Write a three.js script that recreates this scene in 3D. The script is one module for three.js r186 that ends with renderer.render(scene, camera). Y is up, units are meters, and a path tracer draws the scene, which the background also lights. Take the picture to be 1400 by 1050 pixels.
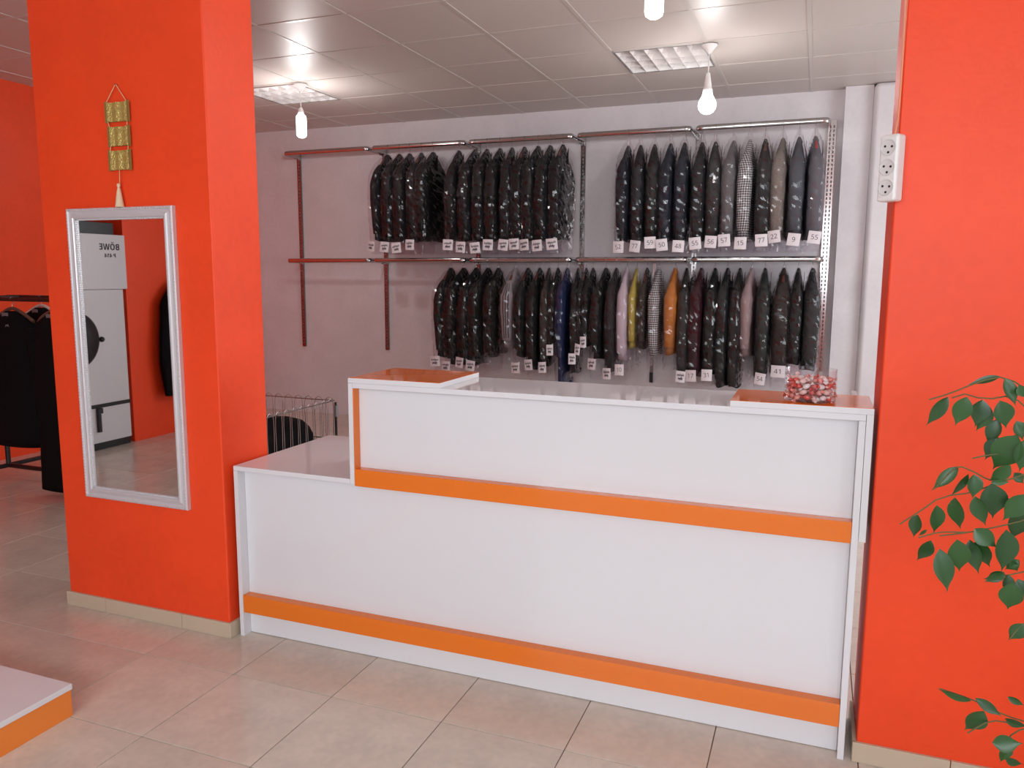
import * as THREE from 'three';
import { RoundedBoxGeometry } from 'three/addons/geometries/RoundedBoxGeometry.js';
import { mergeGeometries } from 'three/addons/utils/BufferGeometryUtils.js';
import { FontLoader } from 'three/addons/loaders/FontLoader.js';
import { TextGeometry } from 'three/addons/geometries/TextGeometry.js';
import { RectAreaLightUniformsLib } from 'three/addons/lights/RectAreaLightUniformsLib.js';

// ------------------------------------------------------------------ camera, sky, light, exposure
const scene = new THREE.Scene();
const camera = new THREE.PerspectiveCamera(2 * Math.atan(525 / 1074.2) * 180 / Math.PI, 4 / 3, 0.05, 200);
camera.rotation.order = 'YXZ';
camera.position.set(0, 1.412, 0);
camera.rotation.set(-0.1364, 0.3687, 0.0048);
scene.add(camera);
const renderer = new THREE.WebGLRenderer({ antialias: true });
renderer.toneMapping = THREE.LinearToneMapping;
renderer.toneMappingExposure = 1.1;
renderer.shadowMap.enabled = true;
RectAreaLightUniformsLib.init();
scene.background = new THREE.Color().setRGB(1.5, 1.6, 1.75);          // bright hazy sky outside the shop front
function daylight(name, w, h, x, y, z, tx, ty, tz, strength) {        // the sky as it comes in through one glazed opening
  const l = new THREE.RectAreaLight(new THREE.Color().setRGB(0.945, 0.995, 1.04), strength, w, h);
  l.name = name; l.position.set(x, y, z); l.lookAt(tx, ty, tz); scene.add(l); return l;
}
daylight('daylight_shop_front', 4.3, 1.1, -0.25, 1.9, 2.08, -0.25, 1.9, -5, 5.4);       // open sky over the street: the upper half of the glass
daylight('daylight_side_window', 1.5, 2.0, 2.5, 1.45, 0.5, -5, 1.45, 0.5, 1.5);
daylight('daylight_back_room_window', 1.9, 1.7, 2.5, 1.55, -4.5, -5, 1.55, -4.5, 5.2);

// ------------------------------------------------------------------ helpers
const H = 2.847, ZW = -6.784, ZR = -6.50;
let seed = 7;
const rnd = () => { seed = (seed * 1664525 + 1013904223) >>> 0; return seed / 4294967296; };
const rr = (a, b) => a + (b - a) * rnd();
const used = {};
const numbered = (n) => { const k = used[n] = (used[n] ?? -1) + 1; return k ? `${n}_${String(k).padStart(3, '0')}` : n; };
const lin = (r, g, b) => new THREE.Color().setRGB(r, g, b);
const mat = (c, roughness = 0.6, more = {}) => new THREE.MeshPhysicalMaterial({ color: Array.isArray(c) ? lin(...c) : c, roughness, ...more });
function metreUV(g) {                                                // uv in metres from the dominant axis of each normal
  const p = g.attributes.position, n = g.attributes.normal, uv = new Float32Array(p.count * 2);
  for (let i = 0; i < p.count; i++) {
    const ax = Math.abs(n.getX(i)), ay = Math.abs(n.getY(i)), az = Math.abs(n.getZ(i));
    const [u, v] = ay > ax && ay > az ? [p.getX(i), p.getZ(i)] : ax > az ? [p.getZ(i), p.getY(i)] : [p.getX(i), p.getY(i)];
    uv[2 * i] = u; uv[2 * i + 1] = v;
  }
  g.setAttribute('uv', new THREE.BufferAttribute(uv, 2)); return g;
}
const box = (x0, x1, y0, y1, z0, z1) => metreUV(new THREE.BoxGeometry(Math.abs(x1 - x0), Math.abs(y1 - y0), Math.abs(z1 - z0)).translate((x0 + x1) / 2, (y0 + y1) / 2, (z0 + z1) / 2));
const rbox = (x0, x1, y0, y1, z0, z1, r = 0.0012, s = 1) => metreUV(new RoundedBoxGeometry(Math.abs(x1 - x0), Math.abs(y1 - y0), Math.abs(z1 - z0), s, r).translate((x0 + x1) / 2, (y0 + y1) / 2, (z0 + z1) / 2));
const V = (x, y, z) => new THREE.Vector3(x, y, z);
const tube = (pts, r, n = 12, k = 6, closed = false) => new THREE.TubeGeometry(new THREE.CatmullRomCurve3(pts.map((p) => V(...p)), closed, 'centripetal'), n, r, k, closed);
const rod = (a, b, r, k = 8) => {
  const A = V(...a), B = V(...b), d = B.clone().sub(A), g = new THREE.CylinderGeometry(r, r, d.length(), k);
  g.applyQuaternion(new THREE.Quaternion().setFromUnitVectors(V(0, 1, 0), d.normalize())); return g.translate((A.x + B.x) / 2, (A.y + B.y) / 2, (A.z + B.z) / 2);
};
const join = (list) => list.length === 1 ? list[0] : mergeGeometries(list.map((g) => { const q = g.index ? g.toNonIndexed() : g; for (const k of Object.keys(q.attributes)) if (!['position', 'normal', 'uv'].includes(k)) q.deleteAttribute(k); return q; }));
function mesh(name, g, m, parent) {
  const o = new THREE.Mesh(Array.isArray(g) ? join(g) : g, m); o.name = name; o.castShadow = o.receiveShadow = true; if (parent) parent.add(o); return o;
}
function thing(name, label, category, [x, y, z] = [0, 0, 0], group, kind) {
  const o = new THREE.Group(); o.name = numbered(name); o.position.set(x, y, z); o.userData = { label, category };
  if (group) o.userData.group = group; if (kind) o.userData.kind = kind; scene.add(o); return o;
}
function single(name, g, m, label, category, group, kind) {
  const o = mesh(numbered(name), g, m, scene); o.userData = { label, category }; if (group) o.userData.group = group; if (kind) o.userData.kind = kind; return o;
}
// noise
const hash = (x, y, z) => { let h = (x * 374761393 + y * 668265263 + z * 1274126177) | 0; h = Math.imul(h ^ (h >>> 13), 1274126177); return ((h ^ (h >>> 16)) >>> 0) / 4294967296; };
function noise(x, y, z = 0) {
  const X = Math.floor(x), Y = Math.floor(y), Z = Math.floor(z), f = (t) => t * t * (3 - 2 * t), u = f(x - X), v = f(y - Y), w = f(z - Z), L = (a, b, t) => a + (b - a) * t;
  return L(L(L(hash(X, Y, Z), hash(X + 1, Y, Z), u), L(hash(X, Y + 1, Z), hash(X + 1, Y + 1, Z), u), v), L(L(hash(X, Y, Z + 1), hash(X + 1, Y, Z + 1), u), L(hash(X, Y + 1, Z + 1), hash(X + 1, Y + 1, Z + 1), u), v), w) * 2 - 1;
}
const ridge = (x, y, z) => 1 - Math.abs(noise(x, y, z)) * 2;
function tex(n, fn, metres, srgb) {                                  // tileable enough: fn(u, v) gives grey or [r, g, b], 0 to 1
  const d = new Uint8Array(n * n * 4);
  for (let y = 0; y < n; y++) for (let x = 0; x < n; x++) {
    const c = fn(x / n, y / n), q = Array.isArray(c) ? c : [c, c, c];
    for (let k = 0; k < 3; k++) d[(y * n + x) * 4 + k] = Math.max(0, Math.min(255, q[k] * 255)); d[(y * n + x) * 4 + 3] = 255;
  }
  const t = new THREE.DataTexture(d, n, n); t.magFilter = THREE.LinearFilter; t.minFilter = THREE.LinearFilter; t.wrapS = t.wrapT = THREE.RepeatWrapping;
  t.repeat.set(1 / metres, 1 / metres); if (srgb) t.colorSpace = THREE.SRGBColorSpace; t.needsUpdate = true; return t;
}
const wrapN = (f, s) => (u, v) => { const a = f(u * s, v * s), b = f((u - 1) * s, v * s), c = f(u * s, (v - 1) * s), d = f((u - 1) * s, (v - 1) * s); return (a * (1 - u) + b * u) * (1 - v) + (c * (1 - u) + d * u) * v; };
const n1 = wrapN((x, y) => noise(x + 40, y + 40, 3), 60), n2 = wrapN((x, y) => noise(x + 90, y + 20, 5), 9), n3 = wrapN((x, y) => noise(x + 10, y + 70, 8), 28);

// ------------------------------------------------------------------ materials
const rollerBump = tex(512, (u, v) => 0.5 + 0.3 * n1(u, v) + 0.2 * n3(u, v), 0.55);
const paintTone = tex(256, (u, v) => { const t = 0.95 + 0.05 * n2(u, v) + 0.03 * n1(u, v); return [t, t, t]; }, 1.3);
const M = {
  orange: mat([0.95, 0.073, 0.016], 0.45, { specularIntensity: 0.7, bumpMap: rollerBump, bumpScale: 0.0006, map: paintTone }),
  white: mat([0.8, 0.775, 0.8], 0.7, { bumpMap: rollerBump, bumpScale: 0.0004, map: paintTone }),
  lam: mat([0.745, 0.74, 0.765], 0.05),
    lamOrange: mat([0.82, 0.185, 0.014], 0.05),
  chip: mat([0.6, 0.46, 0.31], 0.8),
  grout: mat([0.2, 0.145, 0.11], 0.9),
  skirt: mat([0.56, 0.46, 0.34], 0.3),
  chrome: mat([0.56, 0.55, 0.55], 0.16, { metalness: 1 }),
  upright: mat([0.3, 0.27, 0.27], 0.2, { metalness: 1 }),  // same chrome, its colour darkened to stand in for dark reflections
  blackMetal: mat([0.012, 0.012, 0.013], 0.4),
  black: mat([0.007, 0.007, 0.008], 0.9, { specularIntensity: 0.2 }),
  blackPlastic: mat([0.015, 0.015, 0.016], 0.35),
  whitePlastic: mat([0.82, 0.81, 0.8], 0.3),
  grid: mat([0.62, 0.57, 0.53], 0.35),
  ceil: [0, 1, 2].map((k) => mat([0.62 + k * 0.012, 0.555 + k * 0.01, 0.52 + k * 0.01], 0.45, { bumpMap: rollerBump, bumpScale: 0.0003 })),
  bag: mat([0.96, 0.945, 0.96], 0.06, { transmission: 0.995, thickness: 0, ior: 1.47, side: THREE.DoubleSide }),
  glass: mat([0.97, 0.98, 0.98], 0.02, { transmission: 1, thickness: 0, ior: 1.5 }),
  paper: mat([0.8, 0.78, 0.79], 0.8),
  wood: mat([0.16, 0.035, 0.02], 0.4),
  steel: mat([0.55, 0.54, 0.53], 0.25, { metalness: 1 }),
};
const tileTone = tex(512, (u, v) => { const a = 0.93 + 0.045 * n2(u, v) + 0.035 * n3(u, v) + 0.05 * n1(u, v); return [a, a * 0.995, a * 0.985]; }, 0.9);
M.tiles = [0, 1, 2, 3].map((k) => { const s = 1 + (k - 1.5) * 0.022; return mat([0.7 * s, 0.62 * s, 0.535 * s], 0.2, { map: tileTone }); });

// ------------------------------------------------------------------ the setting
const S = (name, g, m, label, category) => single(name, g, m, label, category, null, 'structure');
const XL = -5.75, XR = 2.62, ZF = 2.2;
{ // floor of separate tiles on a mortar bed
  const f = thing('floor', 'beige ceramic tile floor with thin brown joints', 'floor', [0, 0, 0], null, 'structure');
  mesh('mortar_bed', box(XL - 0.2, XR + 0.2, -0.12, -0.0035, ZW - 0.2, ZF + 0.2), M.grout, f);
  const T = 0.411, shape = rbox(-T / 2 + 0.0016, T / 2 - 0.0016, -0.01, 0, -T / 2 + 0.0016, T / 2 - 0.0016, 0.001, 1), rest = [[], [], [], []];
  const seen = new THREE.PerspectiveCamera(64, 4 / 3, 0.05, 50); void seen;
  for (let a = -8; a < 13; a++) for (let b = -12; b < 11; b++) {
    const x = -2.694 + T * (a + 0.5), z = -2.103 + T * (b + 0.5);
    if (x < XL - 0.2 || x > XR + 0.1 || z < ZW - 0.1 || z > ZF + 0.1) continue;
    const k = Math.floor(rnd() * 4), near = x < 0.9 && x > XL && z < -0.9 && z > -5.2 && !(z < -3.2 && x > -2.2);
    if (near) { const o = mesh('floor_tile', shape, M.tiles[k], f); o.position.set(x, 0, z); } else rest[k].push(shape.clone().translate(x, 0, z));
  }
  rest.forEach((g, k) => { if (g.length) mesh('far_floor_tiles', g, M.tiles[k], f).userData.kind = 'stuff'; });
}
{ // suspended ceiling
  const c = thing('ceiling', 'suspended ceiling of pale square panels in a metal grid', 'ceiling', [0, 0, 0], null, 'structure');
  mesh('slab', box(XL - 0.2, XR + 0.2, H + 0.14, H + 0.26, ZW - 0.2, ZF + 0.2), M.white, c);
  const g = 0.6, panel = rbox(-0.289, 0.289, 0.0, 0.012, -0.289, 0.289, 0.002, 1);
  for (let a = -5; a < 10; a++) for (let b = -11; b < 5; b++) {
    const x0 = -3.127 + g * a, z0 = -3.9515 - g * (b + 1), cx = x0 + g / 2, cz = z0 + g / 2;
    if (cx < XL - 0.2 || cx > XR + 0.2 || cz < ZW - 0.2 || cz > ZF + 0.2) continue;
    if (b === 2 && (a === 3 || a === -2)) continue;                   // light fittings sit here
    mesh('ceiling_panel', panel, M.ceil[Math.floor(rnd() * 3)], c).position.set(cx, H, cz);
  }
  for (let a = -5; a < 11; a++) { const x = -3.127 + g * a; if (x > XL && x < XR) mesh('grid_bar', box(x - 0.012, x + 0.012, H - 0.003, H + 0.02, ZW, ZF), M.grid, c); }
  for (let b = -11; b < 6; b++) { const z = -3.9515 - g * b; if (z > ZW && z < ZF) mesh('grid_bar', box(XL, XR, H - 0.0025, H + 0.02, z - 0.012, z + 0.012), M.grid, c); }
}
S('wall_back', box(XL - 0.2, XR + 0.2, 0, H + 0.14, ZW - 0.15, ZW), M.white, 'white painted back wall behind the clothes rails', 'wall');
S('trim_1', rbox(0.112, 0.312, 0, H - 0.001, ZW, ZW + 0.1, 0.004, 2), M.white, 'white boxed pier next to the clothes rails', 'pier');
S('trim_2', rbox(0.3125, 1.2, 0, H - 0.001, ZW, ZW + 0.17, 0.04, 5), M.white, 'deeper white pier behind the narrow boxed one', 'pier');
S('wall_left', box(XL - 0.15, XL, 0, H + 0.14, ZW, -0.72), M.orange, 'red painted side wall behind the black clothes rack', 'wall');
S('wall_left_front', [box(XL - 0.15, -5.36, 0, H + 0.14, 0.325, ZF), box(XL - 0.15, -5.36, 2.12, H + 0.14, -0.72, 0.325), box(XL - 0.25, XL - 0.15, 0, H + 0.14, -0.72, 0.325), box(XL - 0.15, -5.36, 0, H + 0.14, -0.79, -0.72)], M.orange, 'red painted wall around the built-in machine', 'wall');
S('wall_right', [box(XR, XR + 0.15, 0, H + 0.14, ZW, -5.5), box(XR, XR + 0.15, 0, H + 0.14, -3.5, -0.3), box(XR, XR + 0.15, 0, 0.65, -5.5, -3.5), box(XR, XR + 0.15, 2.45, H + 0.14, -5.5, -3.5), box(XR, XR + 0.15, 0, H + 0.14, 1.3, ZF), box(XR, XR + 0.15, 0, 0.4, -0.3, 1.3), box(XR, XR + 0.15, 2.5, H + 0.14, -0.3, 1.3)], M.white, 'white side wall with two windows', 'wall');
S('wall_front', [box(XL - 0.15, -2.45, 0, H + 0.14, ZF, ZF + 0.15), box(1.95, XR + 0.15, 0, H + 0.14, ZF, ZF + 0.15), box(-2.45, 1.95, 0, 0.25, ZF, ZF + 0.15), box(-2.45, 1.95, 2.52, H + 0.14, ZF, ZF + 0.15)], M.white, 'white wall around the glazed shop front', 'wall');
function windowIn(name, label, w, y0, y1, n, place) {
  const o = thing(name, label, 'window', [0, 0, 0], null, 'structure'); place(o);
  mesh('window_frame', [rbox(-w / 2, w / 2, y0, y0 + 0.06, -0.03, 0.03), rbox(-w / 2, w / 2, y1 - 0.06, y1, -0.03, 0.03), ...Array.from({ length: n + 1 }, (_, k) => { const x = -w / 2 + 0.03 + (w - 0.06) * k / n; return rbox(x - 0.03, x + 0.03, y0 + 0.06, y1 - 0.06, -0.03, 0.03); })], M.whitePlastic, o);
  for (let k = 0; k < n; k++) { const a = -w / 2 + 0.06 + (w - 0.06) * k / n, b = -w / 2 + (w - 0.06) * (k + 1) / n; mesh('pane', box(a, b, y0 + 0.06, y1 - 0.06, -0.003, 0.003), M.glass, o); }
}
windowIn('window_1', 'glazed shop front facing the counter', 4.4, 0.25, 2.52, 4, (o) => o.position.set(-0.25, 0, ZF + 0.08));
windowIn('window_2', 'side window beside the shop front', 1.6, 0.4, 2.5, 2, (o) => { o.position.set(XR + 0.08, 0, 0.5); o.rotation.y = Math.PI / 2; });
windowIn('window_3', 'side window lighting the clothes rails', 2.0, 0.65, 2.45, 2, (o) => { o.position.set(XR + 0.08, 0, -4.5); o.rotation.y = Math.PI / 2; });
S('pavement', box(-12, 12, -0.2, -0.125, -12, 14), mat([0.35, 0.34, 0.33], 0.9), 'grey pavement outside the shop front', 'pavement');

// pillars with skirting tiles
function pillar(label, x0, x1, z0, z1, fronts) {
  const p = thing('pillar', label, 'pillar', [0, 0, 0], null, 'structure');
  mesh('shaft', rbox(x0, x1, 0, H - 0.0015, z0, z1, 0.006, 3), M.orange, p);
  const sk = (a, b, c, d) => mesh('skirting_tile', rbox(a, b, 0.0005, 0.062, c, d, 0.0015, 1), M.skirt, p);
  for (let i = 0; i + 1 < fronts.length; i++) sk(fronts[i] + 0.001, fronts[i + 1] - 0.001, z1, z1 + 0.011);
  for (const x of [x0 - 0.011, x1]) sk(x, x + 0.011, z0, z1 + 0.0105);
}
pillar('orange painted pillar carrying the mirror', -2.937, -2.082, -2.6, -2.331, [-2.948, -2.725, -2.315, -2.071]);
pillar('orange painted pillar beside the leafy plant', 0.176, 1.03, -2.61, -2.372, [0.165, 0.42, 0.83, 1.04]);

// ------------------------------------------------------------------ counter
{
  const c = thing('reception_counter', 'white glossy reception counter with orange bands and raised ledge', 'counter', [-0.95, 0, -2.36]);
  const P = (name, x0, x1, y0, y1, z0, z1, m = M.lam, label) => { const o = mesh(name, rbox(x0 + 0.95, x1 + 0.95, y0, y1, z0 + 2.36, z1 + 2.36, 0.001, 1), m, c); if (label) o.userData.label = label; return o; };
  P('side_panel', -2.057, -2.039, 0, 0.6675, -3.0, -2.36);
  P('side_panel', 0.1255, 0.1435, 0, 1.0165, -3.0, -2.36);
  P('front_panel', -2.0385, 0.125, 0.002, 0.6675, -2.418, -2.4);
  P('front_panel', -1.5165, 0.125, 0.6685, 1.0165, -2.418, -2.4);
  P('worktop', -2.057, -1.5355, 0.668, 0.686, -3.0, -2.36);
  P('desk_top', -1.535, 0.125, 0.668, 0.686, -3.0, -2.4185);
  P('riser_panel', -1.535, -1.517, 0.668, 1.0345, -2.7, -2.36);
  P('ledge', -1.5165, 0.1435, 1.017, 1.035, -2.69, -2.36);
  P('kick_rail', -2.0385, 0.125, 0.002, 0.09, -2.97, -2.95);
  const tl = P('ledge_cap', -1.535, -1.173, 1.0352, 1.0528, -2.69, -2.36, M.lam); mesh('orange_laminate', rbox(-1.5345 + 0.95, -1.1735 + 0.95, 1.0526, 1.0536, -2.6895 + 2.36, -2.3605 + 2.36, 0.0003, 1), M.lamOrange, tl);
  const tr = P('ledge_cap', -0.224, 0.163, 1.0352, 1.0528, -2.615, -2.36, M.lam); mesh('orange_laminate', rbox(-0.2235 + 0.95, 0.1625 + 0.95, 1.0526, 1.0536, -2.6145 + 2.36, -2.3605 + 2.36, 0.0003, 1), M.lamOrange, tr);
  const wr = P('cheek_panel', 0.1445, 0.163, 0.669, 1.0351, -2.615, -2.36); mesh('raw_edge', box(0.1447 + 0.95, 0.1628 + 0.95, 0.6684, 0.6692, -2.614 + 2.36, -2.361 + 2.36), M.chip, wr);
  P('orange_band', -1.5145, 0.125, 0.661, 0.7235, -2.3999, -2.362, M.lamOrange, 'orange band under the ledge');
  P('orange_band', -2.0385, 0.125, 0.098, 0.169, -2.3999, -2.362, M.lamOrange, 'orange band near the floor');
  P('orange_lining', -1.5169, -1.5145, 0.662, 1.0165, -2.3999, -2.3615, M.lamOrange);
}
{ // podium
  const p = thing('display_podium', 'low display podium with white top and orange sides', 'podium', [-2.75, 0, -1.2]);
  mesh('base', rbox(-0.5, 0.578, 0, 0.089, -0.5, 0.48, 0.001, 1), mat([0.85, 0.24, 0.035], 0.3), p);
  mesh('top_board', rbox(-0.503, 0.581, 0.0892, 0.108, -0.503, 0.483, 0.0012, 1), M.lam, p);
}

// ------------------------------------------------------------------ mirror on the pillar
{
  const zf = -2.331, m = thing('wall_mirror', 'tall mirror in an ornate silver-white frame hung on the orange pillar', 'mirror', [-2.5135, 0.5, zf]);
  const w = 0.536, h = 1.166, F = mat([0.66, 0.64, 0.66], 0.32, { metalness: 0.25 });
  mesh('backing', box(-w / 2 + 0.02, w / 2 - 0.02, 0.02, h - 0.02, 0.0008, 0.006), M.black, m);
  mesh('mirror_glass', box(-w / 2 + 0.036, w / 2 - 0.036, 0.036, h - 0.036, 0.0062, 0.0095), mat([0.88, 0.88, 0.88], 0.01, { metalness: 1 }), m);
  // frame profile (distance inward from the outer edge, height off the wall), mitred round the rectangle
  const prof = [[0, 0.001], [0, 0.018], [0.003, 0.022], [0.009, 0.0225], [0.012, 0.019], [0.018, 0.017], [0.026, 0.019], [0.03, 0.023], [0.035, 0.024], [0.039, 0.021], [0.041, 0.015], [0.046, 0.012], [0.0465, 0.0098]];
  const side = (A, B, inA, inB) => {
    const pos = [], idx = [];
    for (const [d, z] of prof) { pos.push(A[0] + inA[0] * d, A[1] + inA[1] * d, z, B[0] + inB[0] * d, B[1] + inB[1] * d, z); }
    for (let i = 0; i + 1 < prof.length; i++) { const a = 2 * i; idx.push(a, a + 2, a + 1, a + 1, a + 2, a + 3); }
    const g = new THREE.BufferGeometry(); g.setAttribute('position', new THREE.Float32BufferAttribute(pos, 3)); g.setIndex(idx); const q = g.toNonIndexed(); q.computeVertexNormals(); return metreUV(q);
  };
  const c = [[-w / 2, 0], [w / 2, 0], [w / 2, h], [-w / 2, h]], inn = [[1, 1], [-1, 1], [-1, -1], [1, -1]];
  const bead = new THREE.SphereGeometry(0.0034, 6, 4), leaf = new THREE.SphereGeometry(0.003, 6, 4).scale(1.7, 0.9, 0.7);
  for (let i = 0; i < 4; i++) {
    const j = (i + 1) % 4, rail = mesh('frame_rail', side(c[i], c[j], inn[i], inn[j]), F, m), A = V(c[i][0] + inn[i][0] * 0.0435, c[i][1] + inn[i][1] * 0.0435, 0.0145), B = V(c[j][0] + inn[j][0] * 0.0435, c[j][1] + inn[j][1] * 0.0435, 0.0145);
    const n = Math.round(A.distanceTo(B) / 0.0085), gs = [], n2 = Math.round(A.distanceTo(B) / 0.012), vert = i % 2;
    for (let k = 0; k <= n; k++) { const p = A.clone().lerp(B, k / n); gs.push(bead.clone().translate(p.x, p.y, p.z)); }
    mesh('beading', gs, F, rail).userData.kind = 'stuff';
    const A2 = V(c[i][0] + inn[i][0] * 0.006, c[i][1] + inn[i][1] * 0.006, 0.0225), B2 = V(c[j][0] + inn[j][0] * 0.006, c[j][1] + inn[j][1] * 0.006, 0.0225), gl = [];
    for (let k = 1; k < n2; k++) { const p = A2.clone().lerp(B2, k / n2), l = leaf.clone(); l.rotateZ((vert ? Math.PI / 2 : 0) + 0.6); gl.push(l.translate(p.x, p.y, p.z)); }
    mesh('carved_edge', gl, F, rail).userData.kind = 'stuff';
  }
}
{ // golden scroll hanging
  const t = thing('gold_wall_hanging', 'three gold embossed scroll plaques on a cord with a cream tassel above the mirror', 'wall hanging', [-2.493, 1.66, -2.331]);
  const gold = mat([0.56, 0.43, 0.13], 0.38, { metalness: 0.45, bumpMap: tex(256, (u, v) => 0.5 + 0.5 * ridge(u * 17 + 3, v * 17 + 9, 2), 0.08), bumpScale: 0.0018 }), cord = mat([0.72, 0.44, 0.24], 0.7), cream = mat([0.78, 0.62, 0.42], 0.85);
  const nail = mesh('nail', rod([0, 0.456, 0.0005], [0, 0.456, 0.012], 0.003), M.steel, t); void nail;
  const rows = [[-0.054, 0.055, 0.322, 0.392], [-0.046, 0.053, 0.233, 0.303], [-0.05, 0.051, 0.145, 0.216]];
  rows.forEach(([x0, x1, y0, y1], r) => {
    const g = new THREE.PlaneGeometry(x1 - x0, y1 - y0, 24, 1), p = g.attributes.position;
    const front = g.clone(), q = front.attributes.position;
    for (let i = 0; i < q.count; i++) { const s = (q.getX(i) / (x1 - x0) + 0.5); q.setZ(i, 0.012 + 0.0022 * Math.sin(s * Math.PI * 5 + 0.6)); }
    front.computeVertexNormals();
    for (let i = 0; i < p.count; i++) p.setZ(i, 0.004);
    front.translate((x0 + x1) / 2, (y0 + y1) / 2, 0); g.translate((x0 + x1) / 2, (y0 + y1) / 2, 0);
    for (const gg of [front, g]) { const u = gg.attributes.uv; for (let i = 0; i < u.count; i++) u.setXY(i, u.getX(i) * 0.11, u.getY(i) * 0.07 + r * 0.31); }
    const pl = mesh('plaque', front, gold, t); mesh('plaque_back', g, gold, pl);
    for (const x of [x0, x1]) mesh('scroll_rod', new THREE.CylinderGeometry(0.0055, 0.0055, y1 - y0 + 0.006, 10).translate(x, (y0 + y1) / 2, 0.011), gold, pl);
    if (r < 2) for (const s of [0.06, 0.94]) mesh('link_cord', rod([x0 + (x1 - x0) * s, y0, 0.012], [rows[r + 1][0] + (rows[r + 1][1] - rows[r + 1][0]) * s, rows[r + 1][3], 0.012], 0.0016), cord, t);
  });
  mesh('hanging_cord', [rod([-0.05, 0.392, 0.012], [0, 0.457, 0.01], 0.0016), rod([0.05, 0.392, 0.012], [0, 0.457, 0.01], 0.0016)], cord, t);
  const ta = mesh('tassel', new THREE.LatheGeometry([[0.0005, 0.1], [0.006, 0.098], [0.0065, 0.09], [0.004, 0.085], [0.008, 0.07], [0.0125, 0.04], [0.0165, 0.012], [0.016, 0.012], [0.0005, 0.014]].map(([x, y]) => new THREE.Vector2(x, y - 0.006)), 16).translate(-0.006, 0, 0.0185), cream, t);
  mesh('tassel_cord', rod([-0.004, 0.145, 0.012], [-0.006, 0.09, 0.013], 0.0014), cord, ta);
}
{ // socket strip on the pillar corner
  const s = thing('socket_strip', 'white three-gang socket strip hanging on the pillar corner by its cable', 'socket strip', [0.1655, 1.612, -2.352]);
  const turn = (o) => { o.rotation.y = -0.62; return o; };
  turn(mesh('housing', rbox(-0.026, 0.026, 0, 0.172, -0.014, 0.024, 0.008, 4), M.whitePlastic, s));
  for (let k = 0; k < 3; k++) {
    const y = 0.036 + k * 0.051, o = turn(mesh('socket', new THREE.LatheGeometry([[0.021, 0.0006], [0.021, 0.0022], [0.0195, 0.0026], [0.019, 0.0004], [0.0005, 0.0004]].map(([x, q]) => new THREE.Vector2(x, q)), 24).rotateX(Math.PI / 2).translate(0, y, 0.0238), mat([0.7, 0.69, 0.68], 0.35), s));
    for (const [dx, dy] of [[-0.0095, 0.004], [0.0095, 0.002], [0, -0.012]]) mesh('pin_hole', new THREE.CylinderGeometry(0.0032, 0.0032, 0.001, 10).rotateX(Math.PI / 2).translate(dx, y + dy, 0.0242), M.blackPlastic, o);
  }
  mesh('cable', tube([[0, 0.17, 0.002], [0.005, 0.2, -0.006], [0.0065, 0.6, -0.0235], [0.0065, H - 1.62, -0.0235]], 0.0028, 24), mat([0.85, 0.3, 0.16], 0.5), s);
}

// ------------------------------------------------------------------ ceiling fittings
function louvreLight(x, z, label) {
  const t = thing('louvre_light', label, 'ceiling light', [x, H - 0.006, z], null);
  const W = 0.285, alu = mat([0.84, 0.8, 0.79], 0.2, { metalness: 0.35 });
  mesh('housing', [box(-W, W, 0.09, 0.095, -W, W), box(-W, -W + 0.004, 0, 0.09, -W, W), box(W - 0.004, W, 0, 0.09, -W, W), box(-W, W, 0, 0.09, -W, -W + 0.004), box(-W, W, 0, 0.09, W - 0.004, W)], M.whitePlastic, t);
  mesh('frame', [box(-W, W, -0.004, 0, -W, -W + 0.007), box(-W, W, -0.004, 0, W - 0.007, W), box(-W, -W + 0.007, -0.004, 0, -W + 0.007, W - 0.007), box(W - 0.007, W, -0.004, 0, -W + 0.007, W - 0.007)], M.steel, t);
  for (let k = 0; k <= 6; k++) {                                      // V-shaped reflector fins
    const c = -W + 0.008 + (2 * W - 0.016) * k / 6, sh = new THREE.Shape([[-0.017, 0.05], [-0.009, 0.025], [-0.002, 0.001], [0.002, 0.001], [0.009, 0.025], [0.017, 0.05]].map(([p, q]) => new THREE.Vector2(Math.max(-W + 0.005, Math.min(W - 0.005, c + p)), q)));
    mesh('reflector_fin', metreUV(new THREE.ExtrudeGeometry(sh, { depth: 2 * W - 0.012, bevelEnabled: false }).translate(0, 0, -W + 0.006)), alu, t);
  }
  for (let k = 1; k < 4; k++) { const z0 = -W + 2 * W * k / 4; mesh('cross_blade', box(-W + 0.006, W - 0.006, 0.004, 0.05, z0 - 0.003, z0 + 0.003), alu, t); }
  for (let k = 0; k < 4; k++) { const c = -W + 0.008 + (2 * W - 0.016) * (k * 1.5 + 0.75) / 6; mesh('fluorescent_tube', rod([c, 0.068, -W + 0.02], [c, 0.068, W - 0.02], 0.012, 10), M.whitePlastic, t); }
}
louvreLight(-1.027, -5.4515, 'unlit square louvred ceiling light beside the round pendant bulb');
louvreLight(-4.027, -5.4515, 'unlit square louvred ceiling light beside the pendant near the mirror pillar');
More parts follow.
